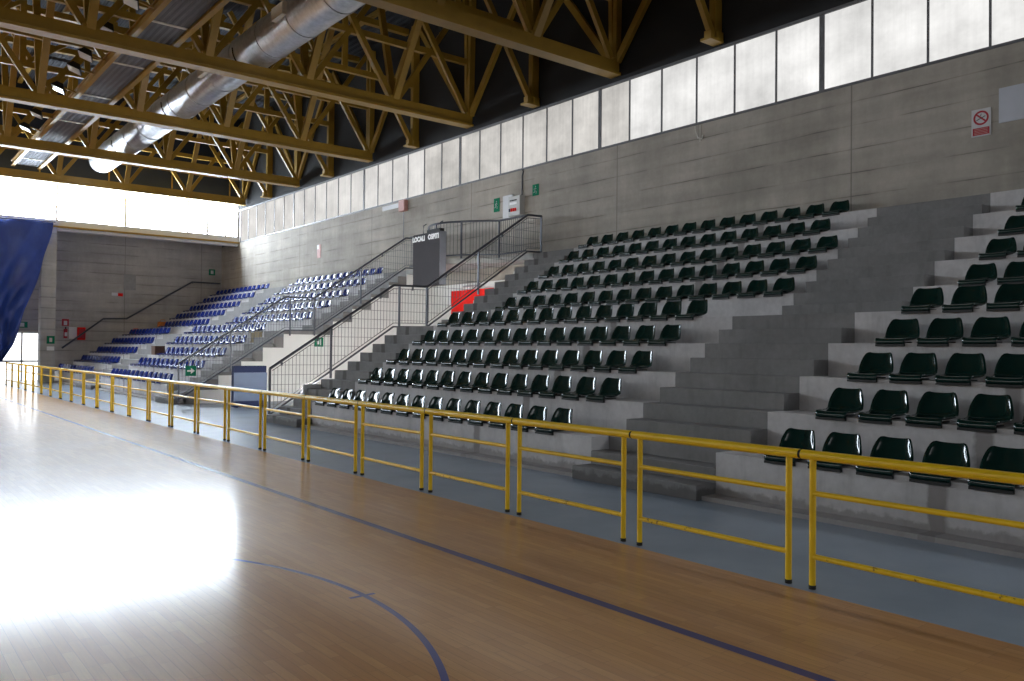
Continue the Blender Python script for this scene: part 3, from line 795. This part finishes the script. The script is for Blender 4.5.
# items on the end wall
def end_sign(name, label, cat, x, z, w, h, mat, y=YEND, d=.05):
    r = root(name, (x, y, z), label, cat)
    MB().box(x - w / 2, x + w / 2, y - d, y, z - h / 2, z + h / 2).build('plate', mat, r); return r
fe = root('fire_extinguisher', (8.93, YEND - .12, 2.2), 'red fire extinguisher hanging on the end wall by the column', 'fire extinguisher')
MB().tube([(8.93, YEND - .12, 2.2), (8.93, YEND - .12, 2.62), (8.93, YEND - .12, 2.68)], .09, 14).build('cylinder', M['sign_red'], fe, smooth=True)
MB().tube([(8.93, YEND - .12, 2.68), (8.93, YEND - .12, 2.78)], .03, 8).build('valve', M['rubber'], fe)
box('paper_tag', M['sign_white'], fe, 8.87, 8.99, YEND - .225, YEND - .2, 2.3, 2.5)
es = end_sign('fire_sign', 'red and white fire sign above the extinguisher', 'sign', 8.93, 3.02, .32, .36, M['sign_red'])
box('white_symbol', M['sign_white'], es, 8.85, 9.01, YEND - .06, YEND - .05, 2.88, 3.1)
end_sign('white_notice', 'white notice on the end wall beside the red hose box', 'sign', 9.29, 2.48, .36, .62, M['letter'])
hb = end_sign('hose_box', 'red hose box on the end wall under the handrail', 'hose box', 9.68, 2.45, .36, .66, M['red'], d=.18)
box('box_door', M['sign_red'], hb, 9.53, 9.83, YEND - .2, YEND - .18, 2.2, 2.7)
al = end_sign('alarm_lamp', 'small red and white alarm lamp on the end wall', 'lamp', 11.3, 4.62, .3, .16, M['sign_white'])
box('red_lens', M['red'], al, 11.46, 11.7, YEND - .06, YEND, 4.52, 4.68)
g2 = end_sign('exit_sign', 'small green exit sign high on the shaded end wall', 'sign', 16.5, 6.15, .34, .34, M['sign_green'])
box('white_symbol', M['sign_white'], g2, 16.42, 16.58, YEND - .06, YEND - .05, 6.05, 6.25)
end_sign('wall_hatch', 'darker square hatch in the shaded end wall', 'hatch', 12.05, 5.3, .62, .85, M['slab'], d=.02)
g3 = end_sign('exit_sign', 'green exit sign on the pale column beside the door', 'sign', 7.8, 2.08, .34, .38, M['sign_green'], y=YWIN - .1)
box('white_symbol', M['sign_white'], g3, 7.74, 7.86, YWIN - .16, YWIN - .15, 1.98, 2.18)
end_sign('white_notice', 'white notice below the green sign on the pale column', 'sign', 7.8, 1.66, .32, .2, M['letter'], y=YWIN - .1)
ex = end_sign('exit_lamp', 'exit lamp on the end wall above the bright door', 'lamp', 6.95, 2.85, .5, .3, M['sign_green'], d=.12)
box('white_symbol', M['sign_white'], ex, 6.85, 7.05, YEND - .13, YEND - .12, 2.75, 2.95)

# green arrow sign on the far mesh railing, exit sign on the passage wall
ar = root('arrow_sign', (8.4, 26.3, 1.04), 'square green sign with a white arrow on the far mesh railing', 'sign')
MB().box(8.24, 8.56, 26.31, 26.34, .88, 1.2).build('plate', M['sign_green'], ar)
MB().box(8.29, 8.41, 26.3, 26.31, 1.015, 1.065).add([(8.4, 26.3, 1.13), (8.4, 26.3, .95), (8.52, 26.3, 1.04), (8.4, 26.31, 1.13), (8.4, 26.31, .95), (8.52, 26.31, 1.04)], [(0, 1, 2), (5, 4, 3), (0, 3, 4, 1), (1, 4, 5, 2), (2, 5, 3, 0)]).build('arrow', M['letter'], ar)
pg = root('exit_sign', (12.78, YP0 - .05, 2.0), 'green exit sign on the white passage wall behind the mesh', 'sign')
box('plate', M['sign_green'], pg, 12.62, 12.94, YP0 - .06, YP0 - .03, 1.84, 2.16)
MB().box(12.7, 12.78, YP0 - .07, YP0 - .06, 1.92, 2.08).box(12.82, 12.86, YP0 - .07, YP0 - .06, 1.9, 2.1).build('white_symbol', M['letter'], pg)

# added lamps out of view under the near stairs, brightening the white passage wall
for q, (x, z) in enumerate(((9.5, .72), (11.0, 1.2), (12.6, 1.75), (14.3, 2.2))):
    lp = root('fill_lamp', (x, YS1 + .1, z), '%s added fill lamp on the passage wall under the nearer stairs, counted from the court' % ORD[q], 'lamp', 'added passage fill lamps')
    MB().box(x - .62, x + .62, YS1 + .028, YS1 + .09, z - .16, z + .16).build('housing', M['sign_white'], lp)
    MB().box(x - .58, x + .58, YS1 + .09, YS1 + .115, z - .14, z + .14).build('diffuser', M['fill_glow'], lp, bevel=.008)

# blue cabinet at the mouth of the passage
bc = root('blue_cabinet', (9.38, 24.3, 0), 'blue cabinet with a pale blue front standing in the passage', 'cabinet')
MB().box(8.9, 9.9, 24.0, 24.2, 0.02, 1.24).build('body', M['navy'], bc, bevel=.015)
box('front_panel', M['ltblue'], bc, 8.9, 9.9, 23.97, 24.0, .2, 1.04)
for q in range(4): MB().tube([(9.03 + .82 * (q % 2), 24.05 + .15 * (q // 2), 0), (9.03 + .82 * (q % 2), 24.05 + .15 * (q // 2), .02)], .03, 8).build('foot', M['rubber'], bc)

# oddments among the blue seats
b1 = root('brown_box', (10.3, 36.56, TZ[2]), 'small brown box standing on the third row by the pale aisle', 'box')
MB().box(10.1, 10.5, 36.3, 36.82, TZ[2], TZ[2] + .34).build('carton', M['brown'], b1, bevel=.01)
box('lid', M['brown'], b1, 10.09, 10.51, 36.29, 36.83, TZ[2] + .34, TZ[2] + .37)
b2 = root('orange_bag', (13.75, 47.9, TZ[5]), 'orange bag on the terrace against the shaded end wall', 'bag')
MB().box(13.5, 14.0, 47.88, 48.18, TZ[5], TZ[5] + .34).build('body', M['orange'], b2, bevel=.06)
MB().tube([(13.6, 48, TZ[5] + .34), (13.65, 48, TZ[5] + .46), (13.85, 48, TZ[5] + .46), (13.9, 48, TZ[5] + .34)], .015, 6).build('strap', M['orange'], b2)
b3 = root('red_bag', (12.4, 47.9, TZ[4]), 'red bag on the fifth row against the shaded end wall', 'bag')
MB().box(12.1, 12.6, 47.85, 48.15, TZ[4], TZ[4] + .3).build('body', M['red'], b3, bevel=.06)
MB().tube([(12.2, 48, TZ[4] + .3), (12.25, 48, TZ[4] + .4), (12.45, 48, TZ[4] + .4), (12.5, 48, TZ[4] + .3)], .015, 6).build('strap', M['red'], b3)
gr = root('floor_grille', (11.45, 29.0, 2.0), 'ochre slatted grille in the riser below the fifth row', 'grille')
mb = MB()
for q in range(10): mb.box(11.47, 11.5, 28.35 + .1 * q, 28.41 + .1 * q, 2.0, 2.33)
mb.build('slats', M['grille'], gr)
MB().box(11.46, 11.5, 28.3, 29.4, 1.97, 2.01).box(11.46, 11.5, 28.3, 29.4, 2.32, 2.36).build('rim', M['grille'], gr)

# ------------------------------------------------------------------ dim ambient daylight leaking in
w = bpy.data.worlds.new('world'); S.world = w; w.use_nodes = True
w.node_tree.nodes['Background'].inputs[0].default_value = (.6, .7, .85, 1); w.node_tree.nodes['Background'].inputs[1].default_value = .05
for o in bpy.data.objects:
    if '_o' in o: del o['_o']
